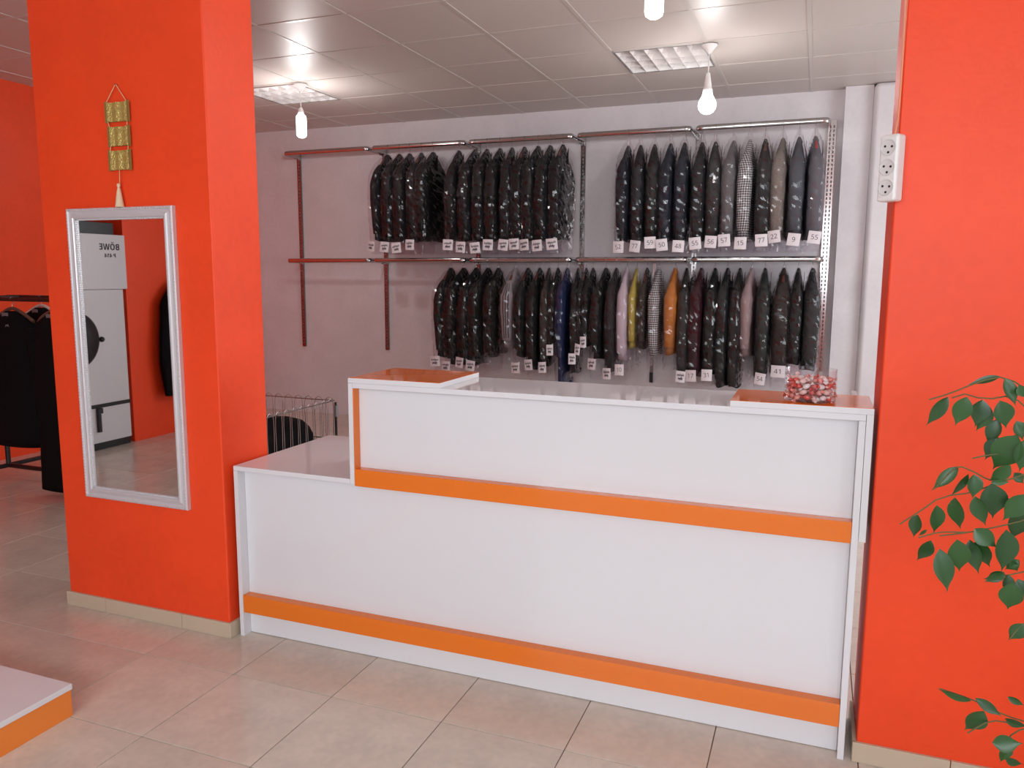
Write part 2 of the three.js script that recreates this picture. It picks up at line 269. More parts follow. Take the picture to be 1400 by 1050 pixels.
function pendant(x, z, round, yb, label, power) {
  const t = thing('pendant_bulb', label, 'pendant light', [x, yb, z]), top = H - 0.004 - yb;
  mesh('ceiling_rose', new THREE.LatheGeometry([[0.001, top], [0.05, top], [0.05, top - 0.008], [0.03, top - 0.03], [0.012, top - 0.055], [0.001, top - 0.06]].map(([a, b]) => new THREE.Vector2(a, b)), 24), M.whitePlastic, t);
  mesh('cord', rod([0, round ? 0.25 : 0.215, 0], [0, top - 0.05, 0], 0.004), M.whitePlastic, t);
  mesh('lamp_holder', new THREE.LatheGeometry((round ? [[0.001, 0.25], [0.012, 0.248], [0.02, 0.2], [0.026, 0.155], [0.03, 0.1535], [0.031, 0.126], [0.001, 0.1245]] : [[0.001, 0.225], [0.012, 0.222], [0.02, 0.2], [0.024, 0.172], [0.001, 0.168]]).map(([a, b]) => new THREE.Vector2(a, b)), 20), M.whitePlastic, t);
  const glow = mat([0.9, 0.9, 0.9], 0.4, { emissive: lin(1, 0.98, 0.96), emissiveIntensity: 6 });
  const pr = round ? [[0.001, 0], [0.02, 0.003], [0.04, 0.015], [0.053, 0.035], [0.0565, 0.055], [0.053, 0.077], [0.043, 0.096], [0.034, 0.112], [0.0305, 0.124], [0.001, 0.124]] : [[0.001, 0], [0.02, 0.004], [0.034, 0.014], [0.038, 0.028], [0.038, 0.15], [0.034, 0.165], [0.022, 0.17], [0.001, 0.171]];
  mesh('bulb', new THREE.LatheGeometry(pr.map(([a, b]) => new THREE.Vector2(a, b)), 24), glow, t);
  const l = new THREE.PointLight(lin(1, 0.98, 0.96), power); l.position.set(x, yb + 0.075, z); l.castShadow = true; l.shadow.radius = 2; scene.add(l);
}
pendant(-0.712, -5.215, true, 2.424, 'lit round pendant bulb hanging beside a louvred ceiling light', 0.7);
pendant(-3.732, -5.19, false, 2.446, 'lit tubular pendant bulb next to the mirror pillar', 0.85);
pendant(-0.677, -3.32, false, 2.441, 'lit tubular pendant bulb above the reception counter', 0.7);

// ------------------------------------------------------------------ clothes rails on the back wall
const UX = [-4.912, -3.935, -2.955, -1.962, -0.985, 0.035];
UX.forEach((x, i) => {
  const where = ['at the free end of the empty rails', 'between the empty rail and the five-jacket rail', 'behind the gap between the five and the nine black jackets', 'at the end of the nine black jackets', 'behind the navy and charcoal suits', 'beside the white boxed pier'][i];
  const t = thing('wall_upright', `chrome slotted wall upright ${where}`, 'upright', [x, i === 5 ? 0.45 : 0.685, ZW]), h = i === 5 ? 2.17 : 1.935, w = i === 5 ? 0.03 : 0.02;
  // folded channel: two side walls and a front plate with real punched slots
  const cols = i === 5 ? [-0.013, 0.013] : [0], edges = [-w, ...cols.flatMap((c) => [c - 0.005, c + 0.005]), w], g = [box(-w, -w + 0.002, 0, h, 0.0008, 0.018), box(w - 0.002, w, 0, h, 0.0008, 0.018)];
  for (let k = 0; k < edges.length; k += 2) g.push(box(edges[k], edges[k + 1], 0, h, 0.018, 0.02));
  for (let k = 1; k < edges.length - 1; k += 2) { let y0 = 0; for (let y = 0.03; y < h - 0.03; y += 0.032) { g.push(box(edges[k], edges[k + 1], y0, y, 0.018, 0.02)); y0 = y + 0.02; } g.push(box(edges[k], edges[k + 1], y0, h, 0.018, 0.02)); }
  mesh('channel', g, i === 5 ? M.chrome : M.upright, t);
});
function rail(i, y, label) {
  const x0 = UX[i] + 0.004, x1 = UX[i + 1] - 0.004, t = thing('clothes_rail', label, 'clothes rail', [0, y, 0]), zb = ZW + 0.03, r = 0.045, pts = [];
  const c = new THREE.CurvePath(), line = (a, b) => c.add(new THREE.LineCurve3(V(...a), V(...b))), quad = (a, b, d) => c.add(new THREE.QuadraticBezierCurve3(V(...a), V(...b), V(...d)));
  const xa = x0 + 0.018, xb = x1 - 0.018; void pts;
  line([xa, 0, zb], [xa, 0, ZR - r]); quad([xa, 0, ZR - r], [xa, 0, ZR], [xa + r, 0, ZR]); line([xa + r, 0, ZR], [xb - r, 0, ZR]); quad([xb - r, 0, ZR], [xb, 0, ZR], [xb, 0, ZR - r]); line([xb, 0, ZR - r], [xb, 0, zb]);
  mesh('rail_bar', new THREE.TubeGeometry(c, 120, 0.0095, 8).scale(1, 2.2, 1), M.chrome, t);
  for (const x of [xa, xb]) mesh('bracket', rbox(x - 0.005, x + 0.005, -0.03, 0.02, ZW + 0.0205, zb + 0.03, 0.001, 1), M.chrome, t);
}
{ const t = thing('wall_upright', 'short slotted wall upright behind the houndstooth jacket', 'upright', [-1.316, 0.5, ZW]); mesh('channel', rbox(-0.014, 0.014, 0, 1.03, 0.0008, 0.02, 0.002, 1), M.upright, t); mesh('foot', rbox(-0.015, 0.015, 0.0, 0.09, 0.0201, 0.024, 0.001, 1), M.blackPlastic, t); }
const YU = 2.575, YL = 1.553;
['empty upper chrome clothes rail next to the mirror pillar', 'upper chrome clothes rail holding the cluster of five black jackets', 'upper chrome clothes rail holding the cluster of nine black jackets', 'upper chrome clothes rail half empty before the navy suits', 'upper chrome clothes rail holding the checked and grey jackets'].forEach((l, i) => rail(i, YU, l));
['empty lower chrome clothes rail next to the mirror pillar', 'lower chrome clothes rail without clothes under the five black jackets', 'lower chrome clothes rail holding the striped grey track jacket', 'lower chrome clothes rail holding the yellow and pale pink garments', 'lower chrome clothes rail holding the burgundy coat'].forEach((l, i) => rail(i, YL, l));

// ------------------------------------------------------------------ bagged garments
function surface(nr, nt, fn, cap = true) {                           // rings of points fn(t, angle), uv in metres
  const pos = [], uv = [], idx = [];
  for (let i = 0; i <= nt; i++) { let u = 0, last = null; for (let k = 0; k <= nr; k++) { const p = fn(i / nt, (k % nr) / nr * Math.PI * 2); if (last) u += last.distanceTo(p); pos.push(p.x, p.y, p.z); uv.push(u, p.y); last = p; } }
  for (let i = 0; i < nt; i++) for (let k = 0; k < nr; k++) { const a = i * (nr + 1) + k, b = a + nr + 1; idx.push(a, a + 1, b, b, a + 1, b + 1); }
  if (cap) for (const i of [0, nt]) { const m = V(0, 0, 0); for (let k = 0; k < nr; k++) m.add(fn(i / nt, k / nr * Math.PI * 2)); m.divideScalar(nr); const c = pos.length / 3; pos.push(m.x, m.y, m.z); uv.push(0, m.y); for (let k = 0; k < nr; k++) { const a = i * (nr + 1) + k; if (i) idx.push(a, a + 1, c); else idx.push(a + 1, a, c); } }
  const g = new THREE.BufferGeometry(); g.setAttribute('position', new THREE.Float32BufferAttribute(pos, 3)); g.setAttribute('uv', new THREE.Float32BufferAttribute(uv, 2)); g.setIndex(idx); g.computeVertexNormals();
  const n = g.attributes.normal; for (let i = 0; i <= nt; i++) { const a = i * (nr + 1), b = a + nr, s = V(n.getX(a) + n.getX(b), n.getY(a) + n.getY(b), n.getZ(a) + n.getZ(b)).normalize(); n.setXYZ(a, s.x, s.y, s.z); n.setXYZ(b, s.x, s.y, s.z); }
  return g;
}
const curveAt = (tab, y) => { if (y >= tab[0][0]) return tab[0].slice(1); for (let i = 0; i + 1 < tab.length; i++) if (y >= tab[i + 1][0]) { const f = (y - tab[i][0]) / (tab[i + 1][0] - tab[i][0]), s = f * f * (3 - 2 * f) * 0.5 + f * 0.5; return tab[i].slice(1).map((a, k) => a + (tab[i + 1][k + 1] - a) * s); } return tab[tab.length - 1].slice(1); };
const sup = (a, e) => Math.sign(a) * Math.pow(Math.abs(a), e);
const cache = {};
const memo = (k, f) => cache[k] ?? (cache[k] = f());
function bodyShape(L, v) {
  const tab = [[-0.068, 0.008, 0.015], [-0.09, 0.016, 0.04], [-0.13, 0.025, 0.09], [-0.19, 0.037, 0.15], [-0.25, 0.047, 0.184], [-0.36, 0.054, 0.192], [-0.55, 0.05, 0.184], [-L, 0.052, 0.197]];
  return surface(18, 16, (t, a) => {
    const y = -0.068 - (L - 0.068) * Math.pow(t, 1.25), [x, z] = curveAt(tab, y), w = 1 + 0.09 * noise(a * 1.4 + v * 9, y * 5, v);
    return V(sup(Math.cos(a), 0.8) * x * w, y + (t === 1 ? 0.008 * Math.cos(a * 3 + v) : 0), sup(Math.sin(a), 0.9) * z * w * (Math.sin(a) < 0 ? 0.95 : 1));
  });
}
const sleeveRow = (L, v, back) => { const s = back ? -0.86 : 1, k = (L - 0.04) / 0.8; return [[0.135, -0.175, 0.012], [0.16, -0.215, 0.03], [0.183, -0.275, 0.046], [0.2, -0.36 * k, 0.055], [0.203 + 0.008 * (v % 3), -0.5 * k, 0.052], [0.195, -0.66 * k, 0.046], [0.18 + 0.008 * (v % 2), -0.8 * k, 0.043]].map(([z, y, r]) => [z * s, y, r]); };
function sleevePoint(row, v, t, a, grow = 1) {
  const f = t * (row.length - 1), i = Math.min(row.length - 2, Math.floor(f)), u = f - i, l = (k) => row[i][k] + (row[i + 1][k] - row[i][k]) * u;
  const r = l(2) * grow * (1 + 0.1 * noise(t * 9 + v * 5, a * 1.3, v + 2));
  return V(Math.cos(a) * r, l(1), l(0) + Math.sin(a) * r * 0.92);
}
const sleeveShape = (L, v, back) => surface(12, 14, (t, a) => sleevePoint(sleeveRow(L, v, back), v, t, a));
function stripeShape(L, v, mid) {
  const pos = [], idx = []; for (let i = 0; i <= 20; i++) for (const d of [-0.075, 0.075]) { const p = sleevePoint(sleeveRow(L, v, false), v, 0.1 + 0.87 * i / 20, mid + d, 1.025); pos.push(p.x, p.y, p.z); if (i < 20 && d < 0) { const a = 2 * i; idx.push(a, a + 1, a + 2, a + 2, a + 1, a + 3); } }
  const g = new THREE.BufferGeometry(); g.setAttribute('position', new THREE.Float32BufferAttribute(pos, 3)); g.setIndex(idx); g.computeVertexNormals(); return g;
}
function bagShape(L, v) {                                             // thin film crumpled into small flat facets
  const tab = [[-0.04, 0.005, 0.007, 0.007], [-0.07, 0.014, 0.035, 0.035], [-0.12, 0.029, 0.115, 0.11], [-0.19, 0.045, 0.208, 0.2], [-0.27, 0.06, 0.268, 0.232], [-0.5, 0.065, 0.295, 0.25], [-0.8, 0.06, 0.272, 0.24], [-L, 0.05, 0.25, 0.225]], nr = 40;
  const g = surface(nr, 46, (t, a) => {
    const k = Math.round(a / (Math.PI * 2) * nr), i = Math.round(t * 46), j = t > 0 && t < 1 ? 1 : 0, aa = a + j * (hash(i, k, v + 11) - 0.5) * 0.1 * Math.min(1, Math.abs(Math.cos(a)) * 1.6 + 0.05) * Math.min(1, t * 4);
    const y = -0.04 - (L - 0.04) * Math.pow(t, 1.1) + j * (hash(i, k, v + 23) - 0.5) * 0.014 * Math.min(1, t * 4), [x, zf, zb] = curveAt(tab, y), s = Math.sin(aa), c = Math.cos(aa), amp = Math.min(1, t * 6);
    const px = sup(c, 0.52) * x, pz = sup(s, 0.7) * (s > 0 ? zf : zb), d = amp * (0.005 * (ridge(px * 20 + v * 7, y * 17 + pz * 9, pz * 16 + v) - 0.5) + 0.0095 * (hash(i, k, v) - 0.5));
    const nx = c / Math.max(x, 0.01), nz = s / Math.max(zf, 0.01), q = Math.hypot(nx, nz) || 1;
    return V(px + nx / q * d, y, pz + nz / q * d);
  }, false).toNonIndexed();
  g.computeVertexNormals(); return g;
}
const fabricBump = tex(128, (u, v) => 0.5 + 0.25 * Math.sin(u * 64 * Math.PI) * Math.sin(v * 64 * Math.PI) + 0.25 * n1(u, v), 0.05);
const fabrics = {};
function fabric(r, g, b, kind) {
  return fabrics[[r, g, b, kind]] ??= kind === 'check' ? mat([1, 1, 1], 0.85, { map: tex(64, (u, v) => { const d = (u < 0.5) + (v < 0.5); return d === 2 ? 0.06 : d === 1 ? ((u * 8 + v * 8) % 1 < 0.5 ? 0.75 : 0.16) : 0.8; }, 0.018, true) })
    : kind === 'tweed' ? mat([r, g, b], 0.9, { map: tex(128, (u, v) => 0.78 + 0.22 * n1(u, v) + 0.1 * n3(u, v), 0.09, true), bumpMap: fabricBump, bumpScale: 0.0008 })
      : mat([r, g, b], 0.85, { specularIntensity: 0.25, bumpMap: fabricBump, bumpScale: 0.0005 });
}
// handwritten tags: one atlas, eight by eight
const marks = ['52', '77', '59', '50', '48', '55', '56', '57', '15', '77', '22', '9', '55', '17', '31', '50', '10', '54', '41', '22'];
const atlas = (() => {
  const c = document.createElement('canvas'); c.width = c.height = 1024; const x = c.getContext('2d'); x.fillStyle = '#e9e6e8'; x.fillRect(0, 0, 1024, 1024);
  for (let i = 0; i < 64; i++) {
    const ox = (i % 8) * 128, oy = Math.floor(i / 8) * 128; x.save(); x.beginPath(); x.rect(ox, oy, 128, 128); x.clip(); x.translate(ox + 64, oy + 64); x.rotate(-0.15 + 0.03 * (i % 7)); x.strokeStyle = x.fillStyle = '#4a4650'; x.lineWidth = 4;
    if (i < 20) { x.font = '62px sans-serif'; x.textAlign = 'center'; x.fillText(marks[i], 0, 20); }
    else for (let l = 0; l < 2; l++) { x.beginPath(); for (let k = 0; k <= 26; k++) { const px = -44 + k * (l ? 2.2 : 3.4) + (l ? 14 : 0), py = -16 + l * 36 + 17 * Math.sin(k * 2.3 + i * 2.1 + l) * (0.25 + 0.75 * hash(i, k, l)); if (k) x.lineTo(px, py); else x.moveTo(px, py); } x.stroke(); }
    x.restore();
  }
  const t = new THREE.CanvasTexture(c); t.colorSpace = THREE.SRGBColorSpace; return t;
})();
const tagMat = mat([0.9, 0.88, 0.9], 0.8, { map: atlas });
function tagShape(i) {
  return memo('tag' + i, () => { const g = new THREE.BoxGeometry(0.085, 0.09, 0.0012, 4, 1, 1), u = g.attributes.uv, p = g.attributes.position; for (let k = 0; k < u.count; k++) { u.setXY(k, ((i % 8) + 0.04 + 0.92 * u.getX(k)) / 8, 1 - (Math.floor(i / 8) + 0.96 - 0.92 * u.getY(k)) / 8); p.setZ(k, p.getZ(k) + 0.006 * Math.cos(p.getX(k) * 38)); } g.computeVertexNormals(); return g; });
}
const hangerShape = () => memo('hanger', () => tube([[0, -0.2, -0.15], [0, -0.155, -0.1], [0, -0.095, -0.03], [0, -0.08, 0], [0, -0.095, 0.03], [0, -0.155, 0.1], [0, -0.2, 0.15]], 0.009, 20, 6));
const hookShape = () => memo('hook', () => tube([[0, -0.082, 0], [0, -0.05, 0], [0, -0.032, -0.008], [0, -0.012, -0.0145], [0, 0.01, -0.0125], [0, 0.0235, 0], [0, 0.01, 0.0125], [0, -0.008, 0.0135]], 0.0018, 20, 5));
const collarShape = (v) => memo('collar' + v, () => surface(16, 5, (t, a) => V(Math.cos(a) * (0.012 + 0.014 * t), -0.078 - t * 0.035 + 0.008 * Math.cos(a), Math.sin(a) * (0.03 + 0.04 * t)), false));
const hoodShape = () => memo('hood', () => surface(16, 10, (t, a) => { const q = Math.sin(t * Math.PI) ** 0.6; return V(Math.cos(a) * 0.034 * q * (0.5 + 0.6 * t), -0.066 - 0.12 * t, Math.sin(a) * 0.1 * q * (0.35 + 0.75 * t) + 0.01); }));
const lapelShape = (v) => memo('lapel' + v, () => { const s = new THREE.Shape([[0.02, -0.1], [0.07, -0.16], [0.075, -0.24], [0.015, -0.42], [0.006, -0.42], [0.03, -0.22]].map(([a, b]) => new THREE.Vector2(a, b))); return new THREE.ExtrudeGeometry(s, { depth: 0.003, bevelEnabled: false }).rotateY(-Math.PI / 2).translate(0.051, 0, 0); });

let tagCount = 20;
function garment(name, label, category, group, x, y, o = {}) {
  const { c = [0.008, 0.008, 0.01], kind, L = 0.85, bag = 0.97, dx = null, tagY = null, mark = null, thin = 1, v = Math.floor(rnd() * 5), yaw = null } = o;
  const t = thing(name, label, category, [x, y, ZR], group), f = fabric(...c, kind);
  const drop = o.drop ?? 0, turn = yaw ?? (dx === null ? rr(-0.05, 0.05) : Math.max(-0.15, Math.min(0.15, Math.atan2(dx, 0.27))));
  t.rotation.y = turn; t.scale.set(thin * 1.08, 1, 1);
  mesh('body', memo('b' + L + v, () => bodyShape(L, v)), f, t);
  mesh('sleeve', memo('s' + L + v, () => sleeveShape(L - (o.short ?? 0.02), v, false)), f, t);
  mesh('sleeve', memo('r' + L + v, () => sleeveShape(L - (o.short ?? 0.02), v, true)), f, t);
  mesh(o.hood ? 'hood' : 'collar', o.hood ? hoodShape() : collarShape(0), f, t);
  if (!o.plain) mesh('lapel', lapelShape(0), f, t);
  if (o.stripes) for (const m of [1.05, 1.45, 1.85]) mesh('stripe', memo('st' + L + v + m, () => stripeShape(L - (o.short ?? 0.02), v, m)), fabric(0.02, 0.02, 0.025), t);
  const h = mesh('hanger', hangerShape(), o.redHanger ? mat([0.6, 0.03, 0.02], 0.4) : M.wood, t); mesh('hook', hookShape(), M.steel, h);
  if (drop) { for (const q of t.children) q.position.y = -drop; h.children[0].position.y = drop; mesh('hanger_neck', memo('neck' + drop, () => rod([0, -0.04, 0], [0, -0.09 - drop, 0], 0.003)), M.steel, t); }
  if (bag) mesh('plastic_cover', memo('bag' + bag + (v % 4), () => bagShape(bag, v % 4)), M.bag, t);
  if (tagY !== null) { const g = mesh('paper_tag', tagShape(mark === null ? tagCount++ : marks.indexOf(mark)), tagMat, t); g.position.set(0, tagY - y, 0.295); g.rotation.set(rr(-0.05, 0.05), rr(-0.3, 0.1), rr(-0.13, 0.13)); if (tagCount > 63) tagCount = 20; }
  return t;
}
const ORD = ['first', 'second', 'third', 'fourth', 'fifth', 'sixth', 'seventh', 'eighth', 'ninth', 'tenth', 'eleventh', 'twelfth', 'thirteenth', 'fourteenth', 'fifteenth', 'sixteenth'];
const five = (i) => ['suit_jacket', `black suit jacket in plastic, ${ORD[i]} of the five-jacket cluster from the empty rail`, 'jacket', 'cluster of five black jackets'];
[[-3.741, -0.016, 1.671], [-3.62, -0.001, 1.664], [-3.515, 0.012, 1.656], [-3.396, 0.026, 1.681]].forEach(([x, dx, ty], i) => garment(...five(i), x, YU, { dx, tagY: ty, thin: 0.98 }));
garment('suit_jacket', 'black suit jacket in clear plastic without a tag, last of the five-jacket cluster', 'jacket', null, -3.279, YU, { yaw: -0.05, c: [0.007, 0.008, 0.008], thin: 1.1 });
const nine = (i) => ['suit_jacket', `black suit jacket in plastic, ${ORD[i]} of the nine-jacket cluster from the five-jacket one`, 'jacket', 'cluster of nine black jackets'];
[[-3.023, 0.024, 1.677], [-2.869, -0.007, 1.657], [-2.756, 0.013, 1.65], [-2.632, 0.008, 1.673], [-2.522, 0.035, 1.672], [-2.408, 0.02, 1.677], [-2.282, -0.014, 1.67], [-2.175, -0.008, 1.663]].forEach(([x, dx, ty], i) => garment(...nine(i), x, YU, { dx, tagY: ty, c: i % 3 === 1 ? [0.009, 0.01, 0.013] : [0.007, 0.008, 0.009], thin: 0.98 }));
garment('suit_jacket', 'black suit jacket in clear plastic showing its side, last of the nine-jacket cluster', 'jacket', null, -2.064, YU, { dx: 0.009, tagY: 1.674, thin: 1.05 });
const navy = (m, i) => ['suit_jacket', `near-black navy suit jacket tagged ${m}, ${ORD[i]} after the bare stretch of upper rail`, 'jacket', 'dark navy suits on the half-empty rail'];
[[-1.505, 0.006, 1.645, '52', [0.009, 0.011, 0.019]], [-1.403, 0.034, 1.65, '77', [0.009, 0.01, 0.014]], [-1.29, 0.04, 1.677, '59', [0.01, 0.011, 0.011]], [-1.161, 0.006, 1.659, '50', [0.011, 0.016, 0.026]], [-1.051, 0.022, 1.647, '48', [0.011, 0.016, 0.026]]].forEach(([x, dx, ty, mark, c], i) => garment(...navy(mark, i), x, YU, { dx, tagY: ty, mark, c, thin: 0.96, drop: 0.04, L: 0.83 }));
for (const [label, x, dx, ty, mark, c, kind, more] of [
  ['black suit jacket tagged 55 beside the charcoal jacket on the upper rail', -0.914, 0.013, 1.668, '55', [0.01, 0.011, 0.014]],
  ['charcoal jacket tagged 56 beside the mid-grey jacket', -0.812, 0.026, 1.678, '56', [0.025, 0.026, 0.027]],
  ['mid-grey jacket tagged 57 beside the black and white checked jacket', -0.673, -0.01, 1.688, '57', [0.2, 0.195, 0.2], 'tweed', { short: 0.06 }],
  ['black and white checked jacket tagged 15 on the upper rail', -0.553, -0.011, 1.665, '15', [1, 1, 1], 'check', { short: 0.07 }],
  ['charcoal suit jacket tagged 77 between the checked and the taupe jackets', -0.439, 0.022, 1.685, '77', [0.018, 0.019, 0.02]],
  ['taupe tweed jacket tagged 22 on the upper rail', -0.311, -0.013, 1.711, '22', [0.34, 0.295, 0.25], 'tweed', { short: 0.1 }],
  ['slate-grey jacket with a narrow tag beside the taupe tweed jacket', -0.195, 0.006, 1.688, '9', [0.075, 0.085, 0.1]],
  ['grey jacket on a red hanger, last before the white pier', -0.081, 0.032, 1.702, '55', [0.12, 0.12, 0.135], undefined, { redHanger: true }],
]) garment('suit_jacket', label, 'jacket', null, x, YU, { dx, tagY: ty, mark, c, kind, thin: 0.97, drop: 0.045, L: 0.83, ...more });

const K = [0.006, 0.007, 0.007];
let nth = 0;
const lowTag = () => ['hanging_jacket', `black jacket in crinkled plastic, ${ORD[nth - 1]} garment from the bare wall on the lower rail`, 'jacket', 'black jackets on the lower rail'];
const lowDark = (what) => ['hanging_jacket', what, 'jacket', 'black jackets on the lower rail'];
const low = (spec, x, o) => (nth++, garment)(...(typeof spec === 'function' ? spec() : spec), x, YL, { L: 0.86, bag: 0.99, ...o });
const own = (name, label, category = 'jacket') => [name, label, category, null];
low(own('hanging_jacket', 'black coat in plastic, first on the lower rail beside the bare wall', 'coat'), -3.112, { dx: -0.016, tagY: 0.664, c: K, thin: 1.05 });
low(lowTag, -2.982, { dx: -0.045, tagY: 0.623, c: K, L: 0.93, thin: 1 });
low(lowTag, -2.86, { dx: -0.031, tagY: 0.662, c: K, L: 0.93, thin: 0.95 });
low(lowTag, -2.746, { dx: -0.075, tagY: 0.639, c: K, thin: 0.95 });
low(own('hanging_jacket', 'black leather-look jacket with a broad shoulder beside the striped grey track jacket'), -2.645, { c: [0.008, 0.008, 0.007], L: 0.82, yaw: 0.02, thin: 0.95 });
low(own('track_jacket', 'light grey track jacket with three dark sleeve stripes', 'track jacket'), -2.482, { c: [0.3, 0.27, 0.275], L: 0.76, short: 0.03, stripes: true, hood: true, plain: true, yaw: -0.02, bag: 0.9 });
low(lowTag, -2.366, { dx: -0.002, tagY: 0.64, c: K, L: 0.83, thin: 0.92 });
low(lowTag, -2.258, { dx: 0.007, tagY: 0.671, c: K, L: 0.93, thin: 0.86 });
low(own('hanging_jacket', 'dark olive-grey jacket in plastic next to the navy coat'), -2.172, { dx: 0.06, tagY: 0.654, c: [0.035, 0.032, 0.027], L: 0.9, thin: 0.72 });
low(own('hanging_jacket', 'thin black jacket half hidden behind the navy coat'), -2.092, { yaw: 0.1, tagY: 0.803, c: K, L: 0.7, bag: 0.8, thin: 0.62 });
low(own('long_coat', 'long navy blue coat reaching below the counter top', 'coat'), -2.007, { c: [0.012, 0.022, 0.07], L: 1.08, bag: 1.12, short: 0.22, yaw: 0.03, thin: 0.78, plain: true });
low(lowTag, -1.912, { dx: 0.041, tagY: 0.737, c: [0.005, 0.006, 0.006], L: 0.95, thin: 0.66 });
low(lowTag, -1.842, { dx: 0.017, tagY: 0.818, c: K, L: 0.74, bag: 0.82, thin: 0.52 });
low(lowTag, -1.782, { dx: 0.006, tagY: 0.88, c: K, L: 0.72, bag: 0.8, thin: 0.6 });
low(lowTag, -1.67, { dx: -0.028, tagY: 0.702, c: K, L: 0.82, thin: 0.86 });
low(own('hanging_jacket', 'charcoal jacket in plastic beside the pale pink blouse'), -1.58, { dx: 0.007, tagY: 0.629, c: [0.017, 0.016, 0.018], L: 0.93, thin: 0.8 });
low(own('pale_blouse', 'pale pink blouse hanging beside the yellow one', 'blouse'), -1.49, { dx: 0.02, tagY: 0.665, mark: '10', c: [0.56, 0.47, 0.52], L: 0.82, thin: 0.82, plain: true, bag: 0.95 });
low(own('yellow_blouse', 'mustard yellow blouse hanging beside the pale pink one', 'blouse'), -1.405, { c: [0.42, 0.33, 0.07], L: 0.72, yaw: 0.05, thin: 0.62, plain: true, bag: 0.9 });
low(own('hanging_jacket', 'narrow dark brown jacket between the yellow blouse and the houndstooth jacket'), -1.322, { c: [0.03, 0.022, 0.017], L: 0.72, thin: 0.66, yaw: 0.02, bag: 0.82 });
low(own('checked_jacket', 'black and white houndstooth jacket on the lower rail'), -1.226, { c: [1, 1, 1], kind: 'check', L: 0.77, yaw: 0.03, thin: 0.82, bag: 0.88 });
low(own('tan_jacket', 'orange-tan jacket with a bare sleeve on the lower rail'), -1.092, { c: [0.48, 0.17, 0.035], L: 0.76, yaw: 0.02, thin: 0.9, plain: true, bag: 0.88 });
low(own('hanging_jacket', 'dark grey jacket between the orange-tan jacket and the burgundy coat'), -1.0, { dx: 0.022, tagY: 0.634, c: [0.022, 0.022, 0.021], L: 0.95, thin: 0.8 });
low(own('burgundy_coat', 'dark burgundy coat in plastic on the lower rail', 'coat'), -0.885, { dx: -0.011, tagY: 0.645, mark: '17', c: [0.032, 0.006, 0.011], L: 0.93, thin: 0.95 });
low(own('hanging_jacket', 'black jacket tagged 31 beside the burgundy coat'), -0.776, { dx: 0.001, tagY: 0.656, mark: '31', c: K, L: 0.9, thin: 0.88 });
low(lowDark('long black jacket without a tag, next but one to the burgundy coat'), -0.679, { c: [0.007, 0.009, 0.01], L: 1.0, thin: 0.84 });
low(lowDark('long black jacket without a tag directly before the dusty pink jacket'), -0.584, { c: [0.01, 0.008, 0.009], L: 1.0, thin: 0.8 });
low(own('pink_jacket', 'dusty pink jacket with a long plain sleeve on the lower rail'), -0.493, { c: [0.31, 0.225, 0.225], L: 0.75, yaw: -0.08, thin: 0.8, plain: true, bag: 0.98 });
low(own('hanging_jacket', 'dark green-grey jacket tagged 54 beside the dusty pink jacket'), -0.395, { dx: 0.015, tagY: 0.647, mark: '54', c: [0.016, 0.02, 0.019], L: 0.92, thin: 0.86 });
low(own('hooded_parka', 'dark brown hooded parka tagged 41 on the lower rail', 'parka'), -0.256, { dx: 0.006, tagY: 0.71, mark: '41', c: [0.02, 0.015, 0.013], L: 0.88, hood: true, plain: true, thin: 1.15 });
low(lowDark('short black jacket without a tag next to the hooded parka'), -0.15, { c: K, L: 0.8, thin: 0.84 });
low(own('hanging_jacket', 'black jacket in a wide crumpled cover, last before the white pier on the lower rail'), -0.048, { c: [0.02, 0.02, 0.022], L: 0.84, yaw: 0.06, thin: 1.0 });

